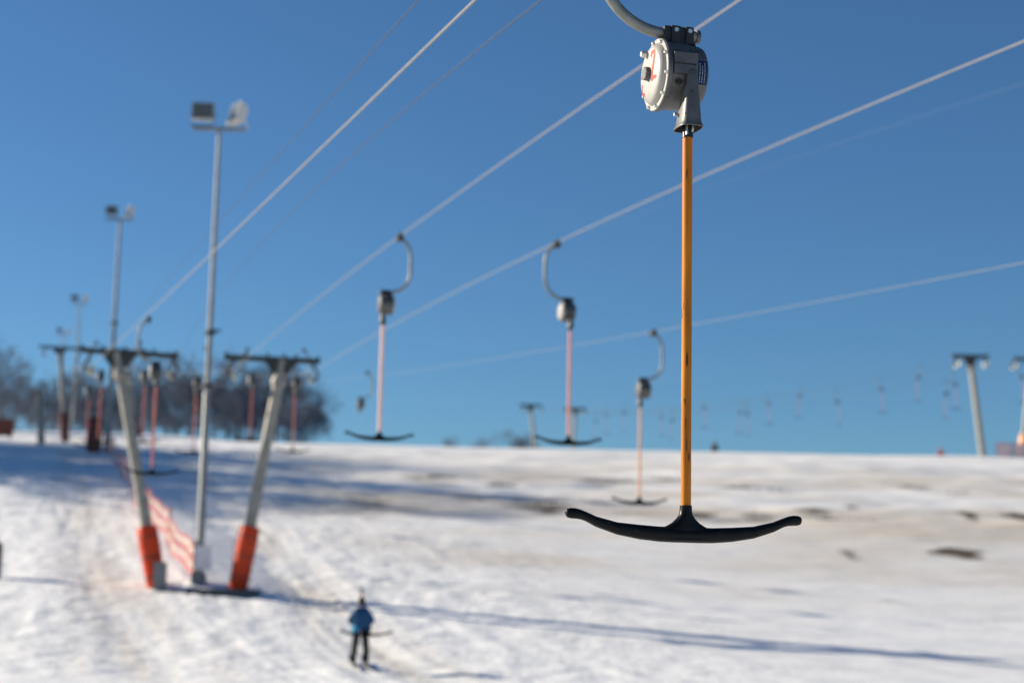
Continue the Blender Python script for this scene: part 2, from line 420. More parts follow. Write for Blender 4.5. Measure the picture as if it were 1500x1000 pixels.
TM['port'] = MB().lathe([(-.172, .014), (-.15, .014)], (-.045, 0, -.075), 'Y', 16).mesh('port', M['dark_hole'])
fr = []
for z_, hx, hy, yc in ((-.012, .016, .010, -.172), (-.022, .024, .018, -.168), (-.045, .027, .022, -.165), (-.10, .032, .032, -.160), (-.15, .038, .046, -.150), (-.20, .043, .058, -.140), (-.245, .047, .066, -.133), (-.268, .050, .070, -.130), (-.282, .057, .077, -.127), (-.287, .059, .079, -.127)):
    fr.append([(PX0+p[1], yc+p[2], z_) for p in superring(0, 0, hy, hx, 28, 4.0)])
TM['funnel'] = MB().loft(fr, False).mesh('funnel', M['alu'], 40)
inner = [[(PX0+(p[0]-PX0)*.93, -.127+(p[1]+.127)*.93, p[2]-.0005) for p in r_] for r_ in fr[3:]]
TM['funnel_inner_shade'] = MB().loft(inner, False).mesh('funnel_inner_shade', M['dark_hole'], 40)  # near-black sheet paints the shade inside the funnel mouth
rim0 = fr[-1]; rim1 = inner[-1]
TM['funnel_rim'] = MB().loft([[(p[0], p[1], p[2]) for p in rim0], [(p[0], p[1], p[2]-.005) for p in rim0], [(p[0], p[1], p[2]-.005) for p in rim1], [(p[0], p[1], p[2]) for p in rim1]], False).mesh('funnel_rim', M['alu'], 40)
TM['inner_shade_plug'] = MB().box((PX0, -.133, -.235), (.040, .056, .004)).mesh('inner_shade_plug', M['dark_hole'], 0)  # dark plate added for the shade further up the funnel
TM['funnel_bolt'] = MB().lathe([(-.066, .009), (-.04, .009)], (PX0, -.11, -.222), 'X', 6).mesh('funnel_bolt', M['bolt'], 0)
TM['pole_socket'] = (MB().lathe([(-.335, .0262), (-.335, .0272), (-.272, .0262), (-.268, .020), (-.20, .017)], (PX0, PY0, 0), 'Z', 24)).mesh('pole_socket', M['socket'])
TM['socket_pin'] = (MB().tube([(PX0-.014, PY0-.026, -.325), (PX0-.014, PY0-.027, -.255)], .006, 8).tube([(PX0+.012, PY0-.028, -.31), (PX0+.016, PY0-.034, -.275), (PX0+.012, PY0-.028, -.245)], .006, 8)).mesh('socket_pin', M['bolt'])
TM['pole'] = MB().tube([(PX0, PY0, -.330), (PX0, PY0, -.8), (PX0, PY0, -1.4), (PX0, PY0, BAR_Z+.155)], .0238, 20).mesh('pole', M['pole'])
cb = crossbar_mb(); cb.v = [(x+PX0, y+PY0, z+BAR_Z) for x, y, z in cb.v]
TM['crossbar'] = cb.mesh('crossbar', M['black'], 50)
# curved blue plate with rows of small white print
def drum_patch(mb, x0, x1, a0, a1, r, n=8):
    vv = []; ff = []
    for k in range(n+1):
        a = a0+(a1-a0)*k/n
        for xx in (x0, x1): vv.append((xx, -r*math.cos(a), r*math.sin(a)))
    for k in range(n): ff.append((2*k, 2*k+1, 2*k+3, 2*k+2))
    mb.add(vv, ff)
pl = MB(); drum_patch(pl, .048, .100, R(-27), R(15), .1592, 10)
TM['nameplate'] = pl.mesh('nameplate', M['blue_plate'])
lt = MB(); rl = random.Random(5)
for col in range(3):
    xx = .060+col*.0125; a = R(-24)
    while a < R(10 - (col % 2)*6):
        da = R(rl.uniform(1.2, 3.6)); drum_patch(lt, xx, xx+.0032, a, a+da, .1606, 2); a += da + R(rl.uniform(.6, 1.4))
TM['lettering'] = lt.mesh('lettering', M['white_ink'], 0)
# red brush marks on the cover
def stroke(pts, w=.0085):
    mb = MB(); P = []
    for i in range(len(pts)-1):
        for k in range(6):
            t = k/6; P.append((pts[i][0]*(1-t)+pts[i+1][0]*t, pts[i][1]*(1-t)+pts[i+1][1]*t))
    P.append(pts[-1])
    cxs = [-.1015, -.116, -.128, -.135, -.1385, -.141, -.142]; crs = [.147, .144, .136, .124, .105, .06, .0]
    vv = []; ff = []
    for i, (u, v) in enumerate(P):
        a = P[max(i-1, 0)]; c_ = P[min(i+1, len(P)-1)]
        tx, ty = c_[0]-a[0], c_[1]-a[1]; l_ = math.hypot(tx, ty) or 1; nx_, ny_ = -ty/l_, tx/l_
        ww = w*(1+.25*math.sin(i*1.7))
        for sg in (-1, 1):
            uu, v2 = u+nx_*ww*sg, v+ny_*ww*sg; rr_ = math.hypot(uu, v2)
            xs = float(np.interp(rr_, crs[::-1], cxs[::-1])) - .0012
            vv.append((xs, -uu, v2))
    for i in range(len(P)-1): ff.append((2*i, 2*i+1, 2*i+3, 2*i+2))
    return mb.add(vv, ff)
s1 = stroke([(.030, .078), (.042, .098), (.066, .096), (.076, .074), (.066, .035), (.052, -.005), (.046, -.044), (.066, -.034), (.100, -.040)])
s2 = stroke([(-.098, .018), (-.108, .004)], .009)
s3 = stroke([(-.092, -.030), (-.098, -.062), (-.092, -.092), (-.074, -.082), (-.056, -.090)], .007)
TM['painted_mark'] = [s_.mesh('painted_mark', M['red_paint']) for s_ in (s1, s2, s3)]

def tbar(label, loc, rz=LIFT, pole='pole', detail=2, group=None, tow=None, name='t_bar_tow'):
    t = empty(name, loc, rz); tag(t, label, 'ski tow', group)
    P_ = lambda k, par=None, mt=None: link(k if isinstance(k, str) else k.name.split('.')[0], TM[k] if isinstance(k, str) else k, par or t, mat=mt)
    P_('hanger'); P_('rope_clamp')
    sb = P_('spring_box', mt=M['dark_steel'] if detail == 0 else None)
    if detail >= 1:
        P_('cover', sb); P_('bracket'); P_('funnel')
    if detail >= 2:
        P_('flange_ring', sb); P_('hub', sb); P_('knob_bolt', sb); P_('side_block', sb); P_('port', sb); P_('tube_end'); P_('funnel_inner_shade'); P_('funnel_rim'); P_('inner_shade_plug'); P_('funnel_bolt')
        for b_ in TM['bolts']: P_(b_, sb)
        for b_ in TM['bracket_bolts']: P_(b_)
        for b_ in TM['painted_mark']: P_(b_, sb)
        np_ = P_('nameplate', sb)
        P_('lettering', sb); P_('socket_pin')
    if tow is None:
        P_('pole_socket'); P_('pole', mt=M[pole] if pole != 'pole' else None); P_('crossbar')
    if pole == 'pole_pink':
        for c_ in t.children:
            if c_.name.startswith('pole') and 'socket' not in c_.name: c_.scale = (1.3, 1.3, 1); c_.location = (-.3*PX0, -.3*PY0, 0)
    return t
def place(boxpx, bary):            # distance from the known drum-to-bar height
    a = ray(boxpx[0], boxpx[1]); b_ = ray(boxpx[0], bary)
    return -BAR_Z/(a.z-b_.z)

FG = PX(990, 113, 8.0)
# the pole hangs plumb while the photo's verticals lean slightly: small correction keeps drum over pole
tbar('large sharp T-bar with amber pole, black crossbar and white-faced spring drum', FG, LIFT, 'pole', 2)
D2, D3, D4 = place((565, 446), 645), place((831, 457), 653), place((942, 571), 739)
tbar('T-bar with pole coloured pale pink as if overlit, its hanger tube bulging right', PX(565, 446, D2), LIFT+math.pi, 'pole_pink', 1)
tbar('T-bar with salmon red pole, its hanger tube bulging left', PX(831, 457, D3), LIFT, 'pole_salmon', 1)
tbar('T-bar with faded orange pole hanging low over the open piste', PX(942, 571, D4), LIFT+math.pi, 'pole_orange', 1)
DA = place((228, 545), 697)
tbar('T-bar with red pole hanging just below the left slanted pylon arm', PX(228, 545, DA), LIFT, 'pole_red', 1)
print('T-bar distances', D2, D3, D4, DA)
tbar('T-bar with red pole half hidden behind the nearest floodlight mast', PX(289, 562, 54), LIFT+math.pi, 'pole_red', 1)
tbar('T-bar hanging behind the right slanted pylon, beside its pole', PX(369, 557, 62), LIFT, 'pole_red', 1)
tbar('T-bar with red pole under the outer arm end of the right slanted pylon', PX(434, 563, 56), LIFT+math.pi, 'pole_red', 1)
tbar('T-bar drum under the inner left arm of the left slanted pylon', PX(148, 552, 57), LIFT, 'pole_red', 1)
tbar('T-bar drum beneath the left slanted pylon arm, right of its pole', PX(212, 552, 57), LIFT, 'pole_red', 1)
tbar('T-bar with red pole in front of the blue-jacketed person at the woods', PX(130, 573, 68), LIFT, 'pole_red', 1)

# ------------------------------------------------------------------ haul ropes and wires
def vplane(px, py, A, B):          # pixel ray meets the vertical plane through A and B
    r = ray(px, py); dx, dy = B.x-A.x, B.y-A.y
    # A.xy + s*(dx,dy) = t*(r.x, 1)
    den = dx - r.x*dy
    s = (r.x*A.y - A.x)/den
    t = A.y + s*dy
    return Vector((0, 0, EYE)) + r*t
def smooth_path(pts, n=60, wl_=2.0):        # straight in plan, sagging as a parabola in height
    pts = sorted(pts, key=lambda p: p.y); ys = np.array([p.y for p in pts]); zs = np.array([p.z for p in pts])
    y0, y1 = ys[0], ys[-1]
    w = np.ones(len(pts)); w[-1] = wl_; w[0] = .02
    for i_, p_ in enumerate(pts):
        if any((p_-k_).length < 1e-4 for k_ in GRIPS): w[i_] = 12.0   # the rope runs through the T-bar clamps
    c_ = np.polyfit(ys, zs, 2, w=w) if len(pts) > 2 else np.polyfit(ys, zs, 1)
    cx = np.polyfit(ys, [p.x for p in pts], 1, w=w)
    return [Vector((float(np.polyval(cx, y)), y, float(np.polyval(c_, y)))) for y in np.linspace(y0, y1, n)]
def rope(name, pts, r, mt, label, cat='cable', group=None, on=None, wl_=2.0):
    path = smooth_path(pts, 60, wl_)
    if on is not None: path = path + [path[-1].lerp(on, k/20)+Vector((0, 0, -.5*4*(k/20)*(1-k/20))) for k in range(1, 21)]
    o = MB().tube(path, [r]*60 + [r*.45]*(len(path)-60), 8).build(name, M[mt])
    return tag(o, label, cat, group)
def clampw(loc, rz):
    c_, s_ = math.cos(rz), math.sin(rz)
    return Vector(loc) + Vector((CLAMP.x*c_, CLAMP.x*s_, CLAMP.z+.03))
PD = 50.0
SH = {'L1': PX(133, 536, PD), 'L2': PX(249, 541, PD), 'R1': PX(343, 543, PD), 'R2': PX(456, 548, PD)}
k1 = clampw(FG, LIFT); k2 = clampw(PX(565, 446, D2), LIFT+math.pi); k3 = clampw(PX(831, 457, D3), LIFT); k4 = clampw(PX(942, 571, D4), LIFT+math.pi)
GRIPS = [k1, k2, k3, k4]
kA = clampw(PX(228, 545, DA), LIFT)
def back(p, q, d, drop=0.0):       # carry the rope on past p, away from q, to y = d
    t = (d-p.y)/(q.y-p.y); v = p+(q-p)*t; v.z += drop; return v
NXT = 110.0
S2 = {'L1': PX(67, 517, NXT), 'L2': PX(112, 519, NXT), 'R1': PX(160, 519, NXT), 'R2': PX(215, 521, NXT)}
a = vplane(723, 0, k1, SH['L1'])
rope('haul_rope', [back(k1, a, -14, .6), k1, a, vplane(533, 173, k1, SH['L1']), vplane(315, 379, k1, SH['L1']), kA, SH['L1']], .009, 'rope', 'pale steel rope that carries the large amber-poled T-bar', on=S2['L1'])
a = vplane(1068, 0, k2, SH['R1'])
rope('haul_rope', [back(a, k2, -14, .3), a, vplane(940, 92, k2, SH['R1']), k2, vplane(440, 434, k2, SH['R1']), SH['R1']], .009, 'rope', 'pale steel rope passing behind the large drum to the pink-poled T-bar', on=S2['R1'])
a = vplane(1500, 48, k3, SH['R2'])
rope('haul_rope', [back(a, k3, -14, .8), a, vplane(1200, 185, k3, SH['R2']), k3, vplane(600, 441, k3, SH['R2']), SH['R2']], .009, 'rope', 'pale steel rope carrying the salmon-poled T-bar', on=S2['R2'])
e4 = Vector((k4.x-.28*(150-k4.y), 150, k4.z+.085*(150-k4.y)))
a = vplane(1500, 367, k4, e4)
kS = PX(537, 548, 60)
rope('haul_rope', [back(a, k4, -10, .8), a, vplane(1240, 424, k4, e4), k4, vplane(840, 499, k4, e4), vplane(640, 535, k4, e4), vplane(537, 549, k4, e4), e4], .0045, 'rope', 'lowest pale steel rope, carrying the faded orange T-bar', wl_=.05)
b0 = PX(700, -60, 10.0)
rope('signal_wire', [b0, vplane(613, 0, b0, PX(168, 500, 50)), vplane(330, 315, b0, PX(168, 500, 50)), PX(168, 499, 50)], .0038, 'wire', 'thin dark wire rising beside the nearest floodlight mast')
b1 = PX(860, -60, 10.0)
rope('signal_wire', [b1, vplane(787, 0, b1, SH['L2']), vplane(443, 304, b1, SH['L2']), vplane(363, 373, b1, SH['L2']), SH['L2']], .0045, 'wire', 'thin dark line between the two upper pale ropes', on=S2['L2'])
b2 = PX(1560, 92, 26.0)
rope('signal_wire', [b2, PX(1340, 170, 32), PX(1050, 275, 45), PX(700, 410, 80)], .0014, 'rope', 'very faint thin wire below the salmon T-bar rope')

# ------------------------------------------------------------------ pylons
def pylon(label, base, top, arm_half, rad=.17, arm_dir=None, pad=1.95, pad_mat='pad', sheaves=(), scale=1.0, group=None, stub=False, slab=None, arm_off=0.0):
    base = Vector(base); top = Vector(top)
    root = empty('lift_pylon', base); tag(root, label, 'pylon', group)
    ax = (top-base); ln = ax.length; ax = ax.normalized()
    T = lambda p: p-base
    lat = Vector((math.cos(LIFT), math.sin(LIFT), 0)) if arm_dir is None else arm_dir
    fwd = Vector((-lat.y, lat.x, 0))
    at = lambda t: ax*t
    MB().tube([at(-.6), at(ln*.88)], [rad*1.08, rad*.94], 20).build('pole', M['pylon'], root)
    MB().tube([at(ln*.88), at(ln*.885), at(ln*.905), at(ln*.91)], [rad*1.25, rad*1.3, rad*1.3, rad*1.25], 20).build('flange', M['pylon'], root)
    MB().tube([at(ln*.91), at(ln-.05)], [rad*.92, rad*.9], 20).build('pole_head', M['pylon'], root)
    tp = T(top)
    tp = tp + lat*arm_off
    rot = Matrix((lat, fwd, Vector((0, 0, 1)))).transposed()
    arm = MB().box(tp+Vector((0, 0, -.06)), (arm_half, .11*scale, .075*scale), rot)
    arm.box(tp+Vector((0, 0, .03*scale))-lat*arm_half*.97, (.04, .13*scale, .05*scale), rot).box(tp+Vector((0, 0, .03*scale))+lat*arm_half*.97, (.04, .13*scale, .05*scale), rot)
    ao = arm.build('crossarm', M['arm'], root, 0)
    gh = arm_half*.37; g = MB(); vv = []
    for yy in (-.13*scale, .13*scale):
        for u, z_ in ((-gh, -.10), (gh, -.10), (gh*.45, -.48*scale), (-gh*.45, -.48*scale)):
            vv.append(tp - lat*arm_off*.8 + lat*u + fwd*yy + Vector((0, 0, z_)))
    g.add(vv, [(0, 1, 2, 3), (7, 6, 5, 4), (0, 4, 5, 1), (1, 5, 6, 2), (2, 6, 7, 3), (3, 7, 4, 0)])
    g.build('gusset', M['arm'], root, 0)
    for u in (-.55, -.1, .25, .5):
        MB().box(tp+lat*(arm_half*u)+Vector((0, 0, .06)), (.03, .05, .07), rot).build('arm_lug', M['arm'], root, 0)
    for s_ in sheaves:
        sp = T(Vector(s_))
        u = (sp-tp).dot(lat); hang = tp + lat*u + Vector((0, 0, -.12))
        sgn = 1 if u > 0 else -1
        bow = [hang, hang+lat*.07*sgn+Vector((0, 0, -.12)), sp+lat*.20*sgn+Vector((0, 0, .02)), sp+lat*.16*sgn+Vector((0, 0, -.16)), sp+Vector((0, 0, -.20))]
        br = MB().tube(bow, .045*scale, 8).box(sp+Vector((0, 0, -.14)), (.03, .42*scale, .045), rot)
        bo = br.build('sheave_bracket', M['arm'], root)
        for dy in (-.30, .30):
            cc = sp+fwd*dy*scale+Vector((0, 0, -.145))
            MB().tube([cc-lat*.035, cc+lat*.035], .125*scale, 20).build('sheave_wheel', M['sheave'], bo)
    if pad:
        n = 22; rings = []
        for t, k in ((.10, 1.28), (.14, 1.42), (pad*.5, 1.56), (pad*.75, 1.62), (pad-.05, 1.55), (pad, 1.40)):
            c_ = at(t); rr = rad*k*1.12
            x_ = ax.cross(Vector((0, 1, 0))).normalized(); y_ = ax.cross(x_)
            rings.append([tuple(c_+(x_*math.cos(2*math.pi*q/n)+y_*math.sin(2*math.pi*q/n))*rr) for q in range(n)])
        po = MB().loft(rings).build('pad', M[pad_mat], root)
        for t in (.45, pad*.55, pad-.3):
            c_ = at(t); MB().tube([c_-ax*.025, c_+ax*.025], rad*1.60*1.12, 22).build('pad_strap', M['pad_dark'], po)
    if stub:
        MB().box(Vector((.10, -.30, .42)), (.17, .12, .47)).build('base_stub', M['conc'], root, 0)
    if slab:
        MB().box(Vector(slab[0]), slab[1]).build('footing', M['dgrey'], root, 0)
    return root
def gbase(px, py, d):
    p = PX(px, py, d); return Vector((p.x, p.y, G(p.x, p.y)))
def fit(px, py):
    p = ground_px(px, py); return p
P1b = PX(231, 868, PD); P2b = PX(347, 868, PD)
for p in (P1b, P2b): p.z = min(p.z, G(p.x, p.y)+.02)
pylon('pylon slanting left, its orange-red pad beside a grey base stub', P1b, PX(171, 513, PD), 1.42, sheaves=(SH['L1'], SH['L2']), stub=True, slab=((.62, -.25, .0), (.55, .30, .09)), arm_off=.38, arm_dir=Vector((1, .06, -.04)).normalized())
pylon('pylon slanting right, its orange-red pad standing on a flat footing coloured shade-dark', P2b, PX(415, 524, PD), 1.40, sheaves=(SH['R1'], SH['R2']), slab=((-.30, -.45, .02), (1.0, .45, .08)), arm_off=-.32, arm_dir=Vector((1, .06, -.02)).normalized())
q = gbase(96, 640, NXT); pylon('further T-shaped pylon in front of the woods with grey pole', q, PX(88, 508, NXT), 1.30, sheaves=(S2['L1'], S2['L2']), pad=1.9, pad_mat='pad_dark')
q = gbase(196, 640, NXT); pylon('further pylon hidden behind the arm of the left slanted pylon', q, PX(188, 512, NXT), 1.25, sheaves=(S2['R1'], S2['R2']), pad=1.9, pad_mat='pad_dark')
DR = 138.0
q = gbase(1441, 675, DR); pylon('pylon slanting left beyond the crest, near the pink banner fence', q, PX(1421, 521, DR), 1.45, rad=.26, pad=0, sheaves=(PX(1402, 531, DR), PX(1444, 531, DR)), scale=1.9, arm_dir=Vector((1, 0, 0)))
q = gbase(1496, 678, DR); pylon('pylon slanting right beyond the crest, orange pad at its foot', q, PX(1511, 525, DR), 1.45, rad=.22, pad=2.6, pad_mat='pole_orange', sheaves=(PX(1486, 534, DR), PX(1534, 536, DR)), scale=1.7, arm_dir=Vector((1, 0, 0)))
q = gbase(787, 670, 240); pylon('tiny far pylon leaning left on the horizon', q, PX(777, 593, 240), 1.5, rad=.25, pad=0, scale=2.0, sheaves=(PX(768, 600, 240), PX(793, 600, 240)), arm_dir=Vector((1, 0, 0)))
q = gbase(837, 672, 240); pylon('tiny far pylon behind the salmon-poled T-bar', q, PX(843, 598, 240), 1.5, rad=.25, pad=0, scale=2.0, sheaves=(PX(830, 604, 240), PX(855, 604, 240)), arm_dir=Vector((1, 0, 0)))

# far lift beyond the crest: ropes and small T-bars
FA = (PX(1402, 529, DR), PX(768, 599, 240)); FB = (PX(1444, 529, DR), PX(793, 599, 240))
FC = (PX(1486, 532, DR), PX(830, 603, 240)); FD = (PX(1534, 534, DR), PX(855, 603, 240))
far_lbl = ['rope to the inner arm of the pylon near the pink banners', 'rope to the outer arm of the pylon near the pink banners', 'rope to the inner arm of the orange-padded far pylon', 'rope to the outer arm of the orange-padded far pylon']
for (s_, e_), lb in zip((FA, FB, FC, FD), far_lbl):
    pts = []
    for k in range(9):
        t = k/8; p = s_*(1-t)+e_*t; p.z -= 3.2*4*t*(1-t)*.5; pts.append(p)
    rope('far_haul_rope', pts, .012, 'wire', 'thin distant '+lb, group='ropes of the far lift')
far = [(1032,597,0),(1084,604,1),(1095,606,0),(1126,591,0),(1171,579,1),(1227,589,0),(1291,570,0),(1345,552,1),(1386,576,1),(1399,563,0),(888,609,0),(914,604,1),(873,616,1),(969,611,0),(985,615,1),(1497,552,0)]
for i, (fx, fy, fl) in enumerate(far):
    t = (1500-fx)/720.0; d = 1/((1/142.0)*(1-t)+(1/235.0)*t)
    tbar('small distant T-bar hanging in the sky above the piste crest', PX(fx, fy, d), LIFT+math.pi*fl+.35*(i % 3), 'pole_red', 0, group='distant T-bars on the far lift')

# ------------------------------------------------------------------ floodlight masts
def flood(par, c, yaw, pitch, sz, white):  # white: head gets the sunlit housing colour
    rot = Matrix.Rotation(yaw, 3, 'Z') @ Matrix.Rotation(pitch, 3, 'X')
    W, H, D = .34*sz, .28*sz, .15*sz
    f = MB()
    ringF = [Vector((sx*W, -D, sz_*H)) for sx, sz_ in ((-1, -1), (1, -1), (1, 1), (-1, 1))]
    ringB = [Vector((sx*W*.72, D*1.2, sz_*H*.7)) for sx, sz_ in ((-1, -1), (1, -1), (1, 1), (-1, 1))]
    ringM = [Vector((sx*W, D*.1, sz_*H)) for sx, sz_ in ((-1, -1), (1, -1), (1, 1), (-1, 1))]
    f.loft([[c+rot@p for p in r_] for r_ in (ringF, ringM, ringB)])
    fo = f.build('floodlight', M['lamp_sunlit'] if white else M['lamp_body'], par, 0)
    MB().box(c+rot@Vector((0, -D-.006, 0)), (W*.92, .004, H*.92), rot).build('lens', M['glass'], fo, 0)
    y = MB().tube([c+rot@Vector((-W*1.06, 0, 0)), c+Vector((-W*.9, 0, -H*1.45)), c+Vector((W*.9, 0, -H*1.45)), c+rot@Vector((W*1.06, 0, 0))], .022*sz, 6)
    y.build('yoke', M['lamp_sunlit'] if white else M['dark_steel'], fo)
def mast(label, base, h, sz=1.0, r=.105, full=True):
    root = empty('floodlight_mast', base); tag(root, label, 'floodlight', 'floodlight masts along the lift')
    MB().tube([(0, 0, -.5), (0, 0, h*.42), (0, 0, h*.421)], [r*1.15, r*1.0, r*.92], 16).build('mast_lower', M['galv_far'], root)
    MB().tube([(0, 0, h*.421), (0, 0, h)], [r*.86, r*.55], 16).build('mast_upper', M['galv_far'], root)
    MB().box((0, 0, h+.02), (.80*sz, .06*sz, .05*sz)).build('crossbar', M['galv_far'], root, 0)
    flood(root, Vector((-.52*sz, .02, h+.52*sz)), R(8), R(-12), 1.0*sz, False)
    flood(root, Vector((.54*sz, 0, h+.48*sz)), R(-58), R(-14), 1.05*sz, True)
    for z_, rr in ((h*.435, 1.5), (h*.55, 1.6)):
        MB().tube([(0, 0, z_-.05), (0, 0, z_+.05)], r*rr, 16).build('collar', M['dark_steel'], root)
    if full:
        MB().box((.0, 0, .24), (.19, .19, .32)).build('base_box', M['conc'], root, 0)
        MB().box((.14, -.22, .98), (.24, .008, .34)).build('notice', M['notice'], root, 0)
        MB().box((r*2.0, -.03, h*.555), (.12, .03, .03)).build('cable_arm', M['dark_steel'], root, 0)
    return root
b = PX(290, 866, 50.3); b.z = min(b.z, G(b.x, b.y)+.05)
MAST1 = b
tp = PX(320, 190, 50.3)
mast('tallest grey floodlight mast with white notice, standing between the slanted pylons', b, tp.z-b.z)
for (tx, ty, d, lb) in ((176, 322, 98, 'second floodlight mast rising behind the left slanted pylon'), (117, 444, 165, 'third floodlight mast, small and faint above the woods'), (93, 490, 215, 'smallest floodlight mast barely showing above the far pylon')):
    t = PX(tx, ty, d); g = G(t.x, t.y)
    mast(lb, (t.x, t.y, g), t.z-g, 1.0, .15, False)
    if d < 100: MAST2 = Vector((t.x, t.y, g))

# ------------------------------------------------------------------ net fence between the first two masts
nf = empty('snow_net_fence', MAST1); tag(nf, 'sagging net fence striped red and cream running uphill from the floodlight mast', 'fence')
NSEG = 60
def netp(t, hgt):
    p = MAST1.lerp(MAST2, t) + Vector((-.15, -.05, 0)); p.z = G(p.x, p.y)
    ph = (t*6) % 1.0
    sag = .28*4*ph*(1-ph)*(1-.3*hgt) if hgt > .05 else .0
    p.z += .12 + hgt*(1.15 - sag*.6) ; p.x += .08*math.sin(t*37)+.05*math.sin(t*91+hgt*3)
    return p-MAST1
bands = 7; NL = 330
def ribbon(mb, pts, w):
    vv = []; ff = []
    for a_, b_ in pts: vv += [a_, b_, a_+Vector((.006, .002, 0)), b_+Vector((.006, .002, 0))]
    for i in range(len(pts)-1):
        k = 4*i; ff += [(k, k+1, k+5, k+4), (k+2, k+6, k+7, k+3)]
    mb.add(vv, ff)
for k in range(bands):
    nb = MB()
    for q_ in range(3):                           # three horizontal cords per colour band
        h0 = (k+.12+q_*.31)/bands
        ribbon(nb, [(netp((i/NSEG)**1.35, h0), netp((i/NSEG)**1.35, h0+.013)) for i in range(NSEG+1)], 0)
    for i in range(NL):                           # upright cords of the net
        t = ((i+.5)/NL)**1.15; dt = .00042*(1-.3*t)
        a0, a1, b0_, b1_ = netp(t, k/bands), netp(t, (k+1)/bands), netp(t+dt, k/bands), netp(t+dt, (k+1)/bands)
        nb.add([a0, a1, b1_, b0_], [(0, 1, 2, 3)])
    nb.build('net_band', M['net_red'] if k in (0, 1, 3, 4, 6) else M['net_cream'], nf, 0)
for i in range(7):
    p = netp((i/6.0), 0); MB().tube([p+Vector((0, 0, -.3)), p+Vector((0, 0, 1.25))], .025, 8).build('stake', M['pad_dark'], nf)
pp = empty('padded_post', MAST2+Vector((-.5, -1.2, 0))); pp.location.z = G(pp.location.x, pp.location.y)
tag(pp, 'dark brownish-red padded post at the upper end of the net fence', 'post')
MB().lathe([(-.2, .30), (0, .36), (.3, .42), (1.4, .45), (1.9, .42), (2.05, .3)], axis='Z', n=20).build('pad', M['pad_dark'], pp)
MB().lathe([(-.3, .08), (2.35, .08)], axis='Z', n=12).build('core', M['galv_far'], pp)
q = gbase(62, 640, 104); pq = empty('leaning_post', q); tag(pq, 'pale thick leaning post left of the further pylon', 'post')
tq = PX(57, 574, 104)-q
MB().tube([(0, 0, -.4), tq], [.24, .20], 14).build('post_shaft', M['pylon'], pq); MB().tube([tq, tq+Vector((0, 0, .08))], [.23, .2], 14).build('post_cap', M['conc'], pq)
# dark padded post cut by the left frame edge
q = fit(-8, 846); pq = empty('padded_post', q); tag(pq, 'black padded post at the edge of the tracked snow, left of the pylons', 'post')
MB().lathe([(-.2, .14), (.0, .17), (.15, .18), (.9, .18), (1.05, .15)], axis='Z', n=16).build('pad', M['black'], pq); MB().lathe([(-.3, .05), (1.2, .05)], axis='Z', n=10).build('core', M['galv_far'], pq)
# brownish barrier at far left
q = gbase(8, 640, 120); pq = empty('barrier_panel', q); tag(pq, 'low rust-brown barrier panel below the left trees', 'barrier')
MB().box((-.6, 0, .75), (1.1, .05, .6)).build('panel', M['pad_dark'], pq, 0)
for sx in (-1.5, .3): MB().box((sx, .1, .5), (.06, .04, .85)).build('leg', M['dgrey'], pq, 0)
# pink banner fence at right crest
for (x0, x1, lb) in ((1460, 1481, 'pink and pale banner panel between the two crest pylons'), (1484, 1507, 'pink banner panel at the foot of the orange-padded far pylon')):
    a = PX(x0, 649, 128); b_ = PX(x1, 649, 128); g0 = G(a.x, 128)
    w = (b_.x-a.x)/2; h = a.z-g0
    pq = empty('banner_fence', (a.x+w, 128, g0)); tag(pq, lb, 'banner', 'banner fence panels on the crest')
    for k in range(5):
        MB().box((0, 0, h*(k+.5)/5), (w*.96, .012, h*.094)).build('banner_stripe', M['banner_pale'] if k % 2 == 1 else M['banner_pink'], pq, 0)
    for sx in (-1, 1): MB().tube([(sx*w, .02, -.3), (sx*w, .02, h+.08)], .03, 8).build('stake', M['pad_dark'], pq)

